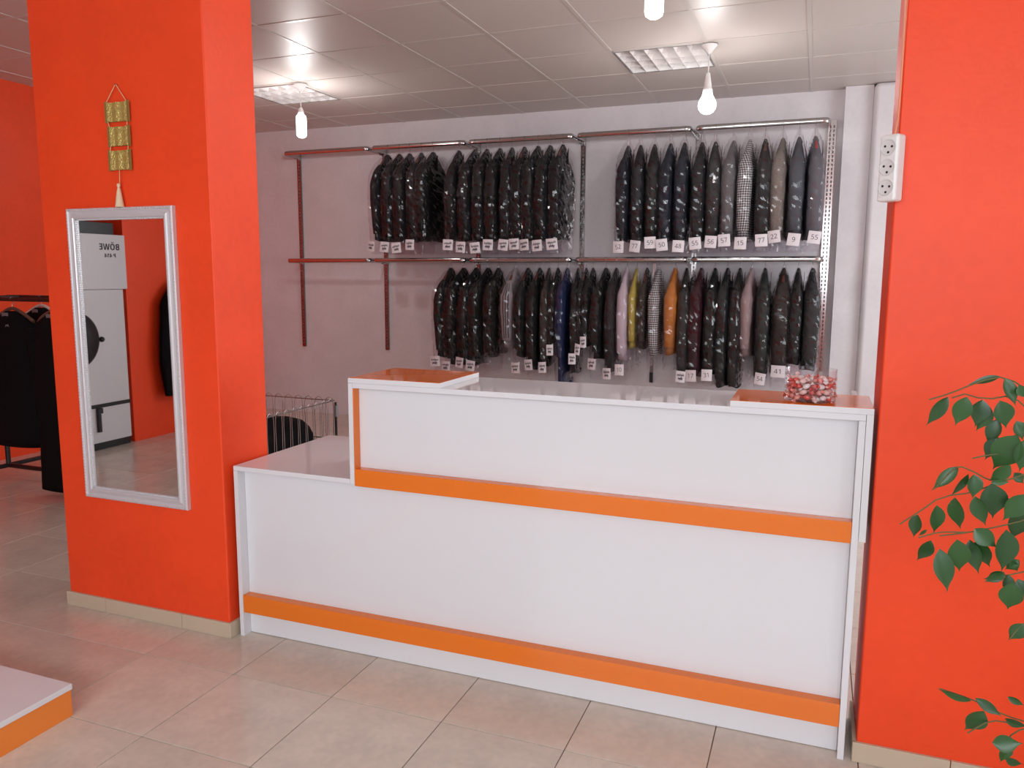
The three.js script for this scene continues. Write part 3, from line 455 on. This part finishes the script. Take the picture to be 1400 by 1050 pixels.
// ------------------------------------------------------------------ sweets on the counter
{
  const x = -0.006, y = 1.0537, z = -2.449, R = 0.072, h = 0.094;
  const b = single('sweet_bowl', new THREE.LatheGeometry([[0.0005, 0.0006], [R - 0.003, 0.0006], [R, 0.004], [R, h], [R - 0.0018, h], [R - 0.0018, 0.005], [R - 0.005, 0.003], [0.0005, 0.003]].map(([a, q]) => new THREE.Vector2(a, q)), 48), mat([0.98, 0.97, 0.98], 0.02, { transmission: 1, thickness: 0, ior: 1.45 }), 'clear round plastic bowl holding wrapped sweets on the orange ledge', 'bowl');
  b.position.set(x, y, z);
  const sweet = () => { const core = new THREE.SphereGeometry(0.0092, 10, 7).scale(1.25, 0.85, 0.95), fan = (s) => { const g = new THREE.ConeGeometry(0.0078, 0.011, 7, 2, true).rotateZ(s * Math.PI / 2).translate(s * 0.0155, 0, 0), p = g.attributes.position; for (let i = 0; i < p.count; i++) p.setY(i, p.getY(i) * (0.4 + 0.5 * (i % 2))); g.computeVertexNormals(); return g; }; return join([core, fan(1), fan(-1)]); };
  const g = sweet(), colours = [[0.66, 0.09, 0.07], [0.78, 0.33, 0.27], [0.82, 0.72, 0.7], [0.8, 0.55, 0.5], [0.55, 0.06, 0.05]].map((c) => mat(c, 0.12, { clearcoat: 1, clearcoatRoughness: 0.08 }));
  const names = ['shiny red wrapped sweet in the clear bowl', 'coral wrapped sweet in the clear bowl', 'white wrapped sweet in the clear bowl', 'pale pink wrapped sweet in the clear bowl', 'dark red wrapped sweet in the clear bowl'];
  for (let l = 0; l < 4; l++) for (const [n, r] of [[14, 0.053], [8, 0.031], [3, 0.011]]) for (let k = 0; k < n; k++) {
    const a = (k + 0.5 * (l % 2)) / n * Math.PI * 2 + rr(-0.1, 0.1), ci = Math.floor(rnd() * 5), o = mesh(numbered('wrapped_sweet'), g, colours[ci], scene);
    if (l === 3 && n === 14 && k % 3 === 0) { scene.remove(o); used.wrapped_sweet--; continue; }
    o.userData = { label: names[ci], category: 'sweet', group: names[ci].replace(' in the clear bowl', 's in the bowl') };
    o.position.set(x + Math.cos(a) * r, y + 0.0125 + l * 0.0165 + rr(0, 0.003), z + Math.sin(a) * r); o.rotation.set(rr(-0.5, 0.5), rr(0, 6.28), rr(-0.5, 0.5));
  }
}
// ------------------------------------------------------------------ wire basket behind the counter
{
  const x1 = -2.7, x0 = -3.22, z0 = -4.0, z1 = -3.22, yt = 0.66, yb = 0.36, t = thing('wire_basket', 'chrome wire basket trolley behind the counter holding dark clothes', 'basket', [(x0 + x1) / 2, 0, (z0 + z1) / 2]), X = (x1 - x0) / 2, Z = (z1 - z0) / 2;
  const ring = (y, r) => [rod([-X, y, -Z], [X, y, -Z], r), rod([-X, y, Z], [X, y, Z], r), rod([-X, y, -Z], [-X, y, Z], r), rod([X, y, -Z], [X, y, Z], r)];
  mesh('rim', ring(yt, 0.004), M.chrome, t); mesh('lower_rim', ring(0.425, 0.0045), M.chrome, t); mesh('base_rim', ring(yb, 0.003), M.chrome, t);
  const hoop = (a, b) => { const d = V(b[0] - a[0], 0, b[1] - a[1]).multiplyScalar(0.35), m = V((a[0] + b[0]) / 2, 0, (a[1] + b[1]) / 2); return mesh('wire_hoop', tube([[m.x - d.x, yb, m.z - d.z], [m.x - d.x, yt - 0.005, m.z - d.z], [m.x - d.x * 0.7, yt + 0.012, m.z - d.z * 0.7], [m.x, yt + 0.02, m.z], [m.x + d.x * 0.7, yt + 0.012, m.z + d.z * 0.7], [m.x + d.x, yt - 0.005, m.z + d.z], [m.x + d.x, yb, m.z + d.z]], 0.0021, 26, 5), M.chrome, t); };
  const nx = 7, nz = 11;
  for (let k = 0; k < nx; k++) for (const z of [-Z, Z]) hoop([-X + 2 * X * k / nx, z], [-X + 2 * X * (k + 1) / nx, z]);
  for (let k = 0; k < nz; k++) for (const x of [-X, X]) hoop([x, -Z + 2 * Z * k / nz], [x, -Z + 2 * Z * (k + 1) / nz]);
  for (let k = 0; k <= 12; k++) mesh('floor_wire', rod([-X, yb, -Z + 2 * Z * k / 12], [X, yb, -Z + 2 * Z * k / 12], 0.002, 5), M.chrome, t);
  for (const x of [-X, X]) for (const z of [-Z, Z]) { const l = mesh('leg', rod([x * 1.02, 0.07, z * 1.015], [x * 1.02, yt - 0.01, z * 1.015], 0.008), M.blackMetal, t); mesh('castor', new THREE.CylinderGeometry(0.034, 0.034, 0.02, 16).rotateZ(Math.PI / 2).translate(x * 1.02, 0.0345, z * 1.015), M.blackPlastic, l); mesh('grey_cap', rbox(x * 1.02 - 0.012, x * 1.02 + 0.012, yt - 0.1, yt - 0.03, z * 1.015 - 0.012, z * 1.015 + 0.012, 0.003, 2), mat([0.25, 0.25, 0.26], 0.4), l); }
  const heap = surface(28, 14, (q, a) => { const r = Math.sin(Math.min(1, q * 1.02) * Math.PI * 0.5), w = 1 + 0.12 * noise(Math.cos(a) * 2 + 5, Math.sin(a) * 2, q * 4); const hgt = (1 - q) ** 0.5 * (1 - 0.4 * Math.sin(a) * r) * (0.22 + 0.05 * noise(Math.cos(a) * 1.7 * r, Math.sin(a) * 1.7 * r + 8, 1)); return V(sup(Math.cos(a), 0.6) * (X - 0.03) * r * Math.min(1, w), yb + 0.006 + hgt, sup(Math.sin(a), 0.6) * (Z - 0.04) * r * Math.min(1, w)); });
  const hp = single('folded_clothes', heap, fabric(0.006, 0.006, 0.007), 'heap of black clothes lying in the wire basket', 'clothes'); hp.position.copy(t.position);
}
// ------------------------------------------------------------------ black rack with clothes by the red wall
{
  const t = thing('garment_rack', 'black double-rail garment rack standing near the red wall', 'clothes rack', [-4.66, 0, -3.7]);
  const B = M.blackMetal;
  for (const x of [-0.6, 0.6]) {
    const f = mesh('foot_bar', rod([x, 0.075, -0.42], [x, 0.075, 0.26], 0.016, 10), B, t);
    for (const z of [-0.4, 0.24]) mesh('castor', new THREE.CylinderGeometry(0.03, 0.03, 0.02, 16).rotateZ(Math.PI / 2).translate(x, 0.0305, z), M.blackPlastic, f);
    mesh('post', rod([x, 0.08, -0.07], [x, 1.285, -0.07], 0.016, 10), B, t); mesh('chrome_cap', new THREE.SphereGeometry(0.018, 12, 8).translate(x, 1.29, -0.07), M.chrome, t);
    mesh('cross_arm', rod([x, 1.252, -0.26], [x, 1.252, 0.2], 0.012, 10), B, t);
  }
  mesh('base_bar', rod([-0.6, 0.075, -0.07], [0.6, 0.075, -0.07], 0.016, 10), B, t);
  for (const z of [-0.25, 0.19]) mesh('hanging_bar', rod([-0.72, 1.252, z], [0.72, 1.252, z], 0.013, 10), B, t);
  function shirt(name, label, category, x, z, L, wide, hangerMat, logo) {
    const y = 1.25, g = thing(name, label, category, [x, y, z]); g.rotation.y = Math.PI / 2; 
    const tab = [[-0.072, 0.03, 0.05], [-0.09, 0.05, 0.075], [-0.12, 0.06, 0.14], [-0.16, 0.065, 0.2 * wide], [-0.3, 0.075, 0.215 * wide], [-L, 0.085, 0.23 * wide]];
    mesh('body', surface(28, 24, (q, a) => { const yy = -0.072 - (L - 0.072) * Math.pow(q, 1.2), [xx, zz] = curveAt(tab, yy), w = 1 + 0.06 * noise(a * 2, yy * 6, L * 9); return V(sup(Math.cos(a), 0.8) * xx * w, yy, sup(Math.sin(a), 0.85) * zz * w); }), M.black, g);
    for (const s of [-1, 1]) mesh('sleeve', surface(12, 12, (q, a) => { const r = 0.062 - 0.02 * q; return V(Math.cos(a) * r, -0.17 - 0.55 * q, s * (0.19 + 0.035 * Math.sin(q * 2)) * wide + Math.sin(a) * r); }), M.black, g);
    mesh('neck_label', rbox(-0.002, 0.0, -0.103, -0.08, -0.028, 0.028, 0.0005, 1).translate(-0.052, 0, 0), mat([0.16, 0.16, 0.17], 0.6), g);
    if (logo) mesh('chest_print', tube([[-0.078, -0.165, 0.06], [-0.078, -0.15, 0.052], [-0.078, -0.163, 0.046], [-0.078, -0.152, 0.038], [-0.078, -0.165, 0.032]], 0.0016, 16, 4), mat([0.3, 0.3, 0.3], 0.6), g);
    const h = mesh('hanger', tube([[0, -0.135, -0.19 * wide], [0, -0.1, -0.12], [0, -0.06, -0.03], [0, -0.055, 0], [0, -0.06, 0.03], [0, -0.1, 0.12], [0, -0.135, 0.19 * wide]], 0.011, 22, 6), hangerMat, g);
    mesh('hook', tube([[0, -0.055, 0], [0, -0.03, 0], [0.016, -0.012, 0], [0.016, 0.006, 0], [0, 0.0165, 0], [-0.015, 0.004, 0]].map(([a, b, c]) => [a, b, c]), 0.0022, 20, 5), M.steel, h);
  }
  shirt('black_shirt', 'black long-sleeved top with a small chest print on the rack', 'shirt', -4.745, -3.51, 0.93, 0.95, mat([0.12, 0.07, 0.05], 0.5), true);
  shirt('black_shirt', 'plain black top on a white hanger on the rear rack bar', 'shirt', -5.05, -3.95, 0.86, 0.95, mat([0.75, 0.7, 0.66], 0.4), false);
  shirt('black_long_coat', 'black floor-length coat on the rack beside the mirror pillar', 'coat', -4.36, -3.51, 1.19, 0.86, mat([0.12, 0.07, 0.05], 0.4), false);
}
// ------------------------------------------------------------------ cleaning machine seen in the mirror
{
  const t = thing('dry_cleaning_machine', 'grey-white dry cleaning machine set into the red wall, seen in the mirror', 'machine', [-5.36, 0, -0.19]), body = mat([0.66, 0.65, 0.66], 0.35);
  mesh('body', rbox(-0.33, 0.012, 0.06, 1.29, -0.47, 0.475, 0.004, 2), body, t);
  mesh('header_panel', rbox(-0.33, 0.03, 1.292, 1.727, -0.5, 0.505, 0.004, 2), body, t);
  mesh('plinth', rbox(-0.33, 0.0, 0.0005, 0.0595, -0.46, 0.47, 0.002, 1), M.blackPlastic, t);
  mesh('black_trim', rbox(0.0122, 0.02, 0.345, 0.375, -0.469, 0.474, 0.001, 1), M.blackPlastic, t);
  mesh('black_handle', [rbox(0.0122, 0.04, 0.15, 0.3, 0.135, 0.165, 0.005, 2), rbox(0.0122, 0.04, 0.3, 0.344, 0.135, 0.185, 0.005, 2)], M.blackPlastic, t);
  const d = mesh('door', new THREE.LatheGeometry([[0.0005, 0.05], [0.12, 0.045], [0.2, 0.03], [0.225, 0.012], [0.225, 0.0005]].map(([a, b]) => new THREE.Vector2(a, b)), 40).rotateZ(-Math.PI / 2).translate(0.012, 0.9, -0.02), M.blackPlastic, t);
  mesh('door_knob', new THREE.SphereGeometry(0.022, 14, 10).translate(0.03, 0.895, 0.222), M.blackPlastic, d);
  mesh('top_box', rbox(-0.3, 0.0, 1.7275, 1.822, -0.5, 0.428, 0.003, 1), M.blackPlastic, t);
  const font = await new FontLoader().loadAsync('fonts/droid/droid_sans_bold.typeface.json'), ink = mat([0.01, 0.01, 0.012], 0.5);
  const word = (s, h, y, zc) => { const g = new TextGeometry(s, { font, size: h, depth: 0.0015, curveSegments: 4 }); g.computeBoundingBox(); const b = g.boundingBox; g.translate(-(b.max.x + b.min.x) / 2, 0, 0).rotateY(Math.PI / 2).translate(0.0302, y, zc); return mesh('lettering', g, ink, t); };
  word('BÖWE', 0.05, 1.605, 0.35); word('P 414', 0.032, 1.545, 0.352);
  const c = thing('wall_coat', 'black coat hanging on the red wall beside the machine, seen in the mirror', 'coat', [-5.36, 0.36, 0.8]);
  mesh('body', surface(20, 18, (q, a) => { const y = 1.0 - q, w = curveAt([[1, 0.03, 0.02], [0.93, 0.06, 0.11], [0.8, 0.08, 0.22], [0.3, 0.09, 0.24], [0, 0.07, 0.2]], y), k = 1 + 0.08 * noise(a * 2, y * 4, 3); return V(0.098 + Math.cos(a) * w[0] * k, y, Math.sin(a) * w[1] * k); }), M.black, c);
  mesh('hook', tube([[0.001, 1.03, 0], [0.06, 1.02, 0], [0.09, 1.03, 0], [0.1, 1.05, 0]], 0.006, 14, 6), M.steel, c); mesh('hanging_loop', tube([[0.08, 1.03, 0], [0.088, 1.0, 0.015], [0.09, 0.98, 0]], 0.003, 10, 5), M.black, c);
}
// ------------------------------------------------------------------ plant
{
  const px = 0.82, pz = -1.75, t = thing('potted_fig', 'weeping fig with glossy green leaves in front of the orange pillar', 'plant', [px, 0, pz]);
  const bark = mat([0.2, 0.13, 0.07], 0.8), twig = mat([0.13, 0.12, 0.04], 0.7), greens = [[0.022, 0.075, 0.018], [0.026, 0.088, 0.02], [0.02, 0.066, 0.018]].map((c) => mat(c, 0.32, { side: THREE.DoubleSide }));
  mesh('pot', new THREE.LatheGeometry([[0.0005, 0.0005], [0.12, 0.0005], [0.13, 0.02], [0.16, 0.26], [0.172, 0.27], [0.172, 0.3], [0.155, 0.3], [0.145, 0.24], [0.0005, 0.24]].map(([a, b]) => new THREE.Vector2(a, b)), 32), mat([0.4, 0.16, 0.08], 0.7), t);
  mesh('soil', new THREE.CylinderGeometry(0.148, 0.146, 0.02, 24).translate(0, 0.252, 0), mat([0.05, 0.035, 0.025], 1), t);
  mesh('trunk', tube([[0, 0.25, 0], [0.015, 0.5, 0.01], [-0.01, 0.8, 0], [0.01, 1.1, -0.01], [0, 1.45, 0]], 0.016, 24, 8), bark, t);
  const shape = (wr, curl) => {                                       // unit leaf: along +y, drip tip, folded on the midrib
    const pos = [], idx = [], n = 9, wid = [0, 0.5, 0.82, 0.97, 1, 0.9, 0.68, 0.36, 0.1, 0];
    for (let i = 0; i <= n; i++) { const s = i / n, w = wid[i] * wr / 2, zc = -curl * s * s; pos.push(-w, s, zc + w * 0.35, 0, s, zc, w, s, zc + w * 0.35); if (i < n) { const a = 3 * i; idx.push(a, a + 1, a + 3, a + 3, a + 1, a + 4, a + 1, a + 2, a + 4, a + 4, a + 2, a + 5); } }
    const g = new THREE.BufferGeometry(); g.setAttribute('position', new THREE.Float32BufferAttribute(pos, 3)); g.setIndex(idx); g.computeVertexNormals(); return g;
  };
  const shapes = {}, leafAt = (x0, y0, x1, y1, w, z, k, tilt) => {
    const len = Math.hypot(x1 - x0, y1 - y0), ratio = Math.min(0.68, Math.max(0.24, Math.round(w / len * 0.82 * 14) / 14)), o = mesh('leaf', shapes[ratio] ??= shape(ratio, 0.16), greens[k], t);
    o.position.set(x0 - px, y0, z - pz); o.scale.setScalar(len * 1.1); o.rotation.order = 'ZYX'; o.rotation.set(tilt, rr(-0.5, 0.5), Math.atan2(-(x1 - x0), y1 - y0)); return o;
  };
  const leaves = [[0.26,1.172,0.228,1.111,0.028],[0.288,1.178,0.274,1.121,0.04],[0.351,1.217,0.298,1.198,0.014],[0.354,1.216,0.376,1.166,0.03],[0.377,1.204,0.393,1.18,0.025],[0.322,1.169,0.314,1.117,0.04],[0.347,1.173,0.364,1.121,0.043],[0.337,1.155,0.321,1.103,0.035],[0.354,1.13,0.34,1.079,0.03],[0.383,1.131,0.396,1.096,0.04],[0.385,1.104,0.349,1.032,0.061],[0.357,1.093,0.338,1.048,0.035],[0.398,1.096,0.394,1.036,0.045],[0.289,1.028,0.247,0.977,0.03],[0.303,1.021,0.281,0.971,0.018],[0.312,1.022,0.312,0.976,0.038],[0.375,1.045,0.347,1.006,0.035],[0.349,1.001,0.358,0.932,0.061],[0.318,0.976,0.339,0.921,0.035],[0.405,0.99,0.373,0.934,0.045],[0.222,0.916,0.217,0.868,0.03],[0.254,0.944,0.261,0.883,0.038],[0.289,0.96,0.296,0.889,0.039],[0.249,0.867,0.229,0.821,0.033],[0.263,0.858,0.281,0.776,0.043],[0.294,0.88,0.307,0.81,0.051],[0.321,0.875,0.341,0.81,0.035],[0.336,0.877,0.359,0.822,0.04],[0.323,0.906,0.362,0.875,0.043],[0.378,0.913,0.381,0.829,0.053],[0.385,0.819,0.354,0.794,0.025],[0.413,0.842,0.391,0.819,0.025],[0.393,0.813,0.389,0.777,0.04],[0.389,1.023,0.407,1.003,0.025],[0.345,1.005,0.378,1.007,0.013],[0.411,0.956,0.403,0.881,0.045],[0.242,0.885,0.227,0.869,0.007],[0.348,0.53,0.288,0.542,0.021],[0.35,0.547,0.397,0.519,0.025],[0.375,0.505,0.347,0.453,0.046],[0.386,0.459,0.435,0.47,0.039],[0.407,0.512,0.446,0.502,0.023],[0.414,0.547,0.443,0.535,0.016],[0.417,0.45,0.41,0.409,0.043],[0.42,0.411,0.45,0.406,0.039],[0.386,0.817,0.353,0.797,0.023],[0.396,0.807,0.393,0.748,0.053],[0.413,0.803,0.424,0.77,0.046],[0.429,0.713,0.407,0.675,0.033],[0.398,0.839,0.412,0.815,0.02]];
  leaves.forEach(([a, b, c, d, w], i) => leafAt(a, b, c, d, w, -1.8 + rr(-0.02, 0.03), i % 3, rr(-0.15, 0.25)));
  const twigs = [[[0.225,1.164],[0.262,1.179],[0.299,1.199],[0.351,1.217],[0.392,1.197],[0.43,1.161]],[[0.266,1.17],[0.291,1.18],[0.322,1.171],[0.372,1.179],[0.395,1.159],[0.432,1.137]],[[0.312,1.048],[0.338,1.057],[0.359,1.063],[0.385,1.104],[0.433,1.12]],[[0.188,0.894],[0.229,0.931],[0.262,0.961],[0.31,0.975],[0.364,1.003],[0.406,1.024],[0.446,1.049]],[[0.264,0.878],[0.316,0.892],[0.371,0.912],[0.413,0.93],[0.454,0.956]],[[0.225,0.869],[0.263,0.885],[0.316,0.892]],[[0.247,0.977],[0.289,1.028],[0.312,1.022],[0.349,1.006],[0.392,1.014]],[[0.288,0.542],[0.348,0.53],[0.402,0.511],[0.446,0.502],[0.513,0.505]],[[0.347,0.453],[0.389,0.49],[0.447,0.491]],[[0.41,0.409],[0.419,0.454],[0.447,0.485]],[[0.353,0.797],[0.396,0.812],[0.42,0.822],[0.484,0.848]],[[0.407,0.675],[0.429,0.713],[0.493,0.747]]];
  twigs.forEach((p) => { const e = p[p.length - 1], pts = p.map(([x, y]) => [x - px, y, -1.803 - pz]); if (e[0] > 0.42) { pts.push([-0.2, e[1] + 0.02, -0.02], [-0.003, e[1] - 0.06, 0]); } mesh('twig', tube(pts, 0.0016, 24, 5), twig, t); });
  for (let i = 0; i < 46; i++) { const a = rr(0, 6.28), r = rr(0.06, 0.27), y = rr(0.6, 1.5), x = px + Math.cos(a) * r, z = pz + Math.sin(a) * r; if (x < 0.6) continue; leafAt(x, y, x + rr(-0.03, 0.03), y - rr(0.05, 0.075), 0.038, z, i % 3, rr(-0.3, 0.3)); mesh('twig', tube([[x - px, y, z - pz], [(x - px) * 0.5, y - 0.02, (z - pz) * 0.5], [0, y - 0.09, 0]], 0.0014, 8, 4), twig, t); }
}
renderer.render(scene, camera);
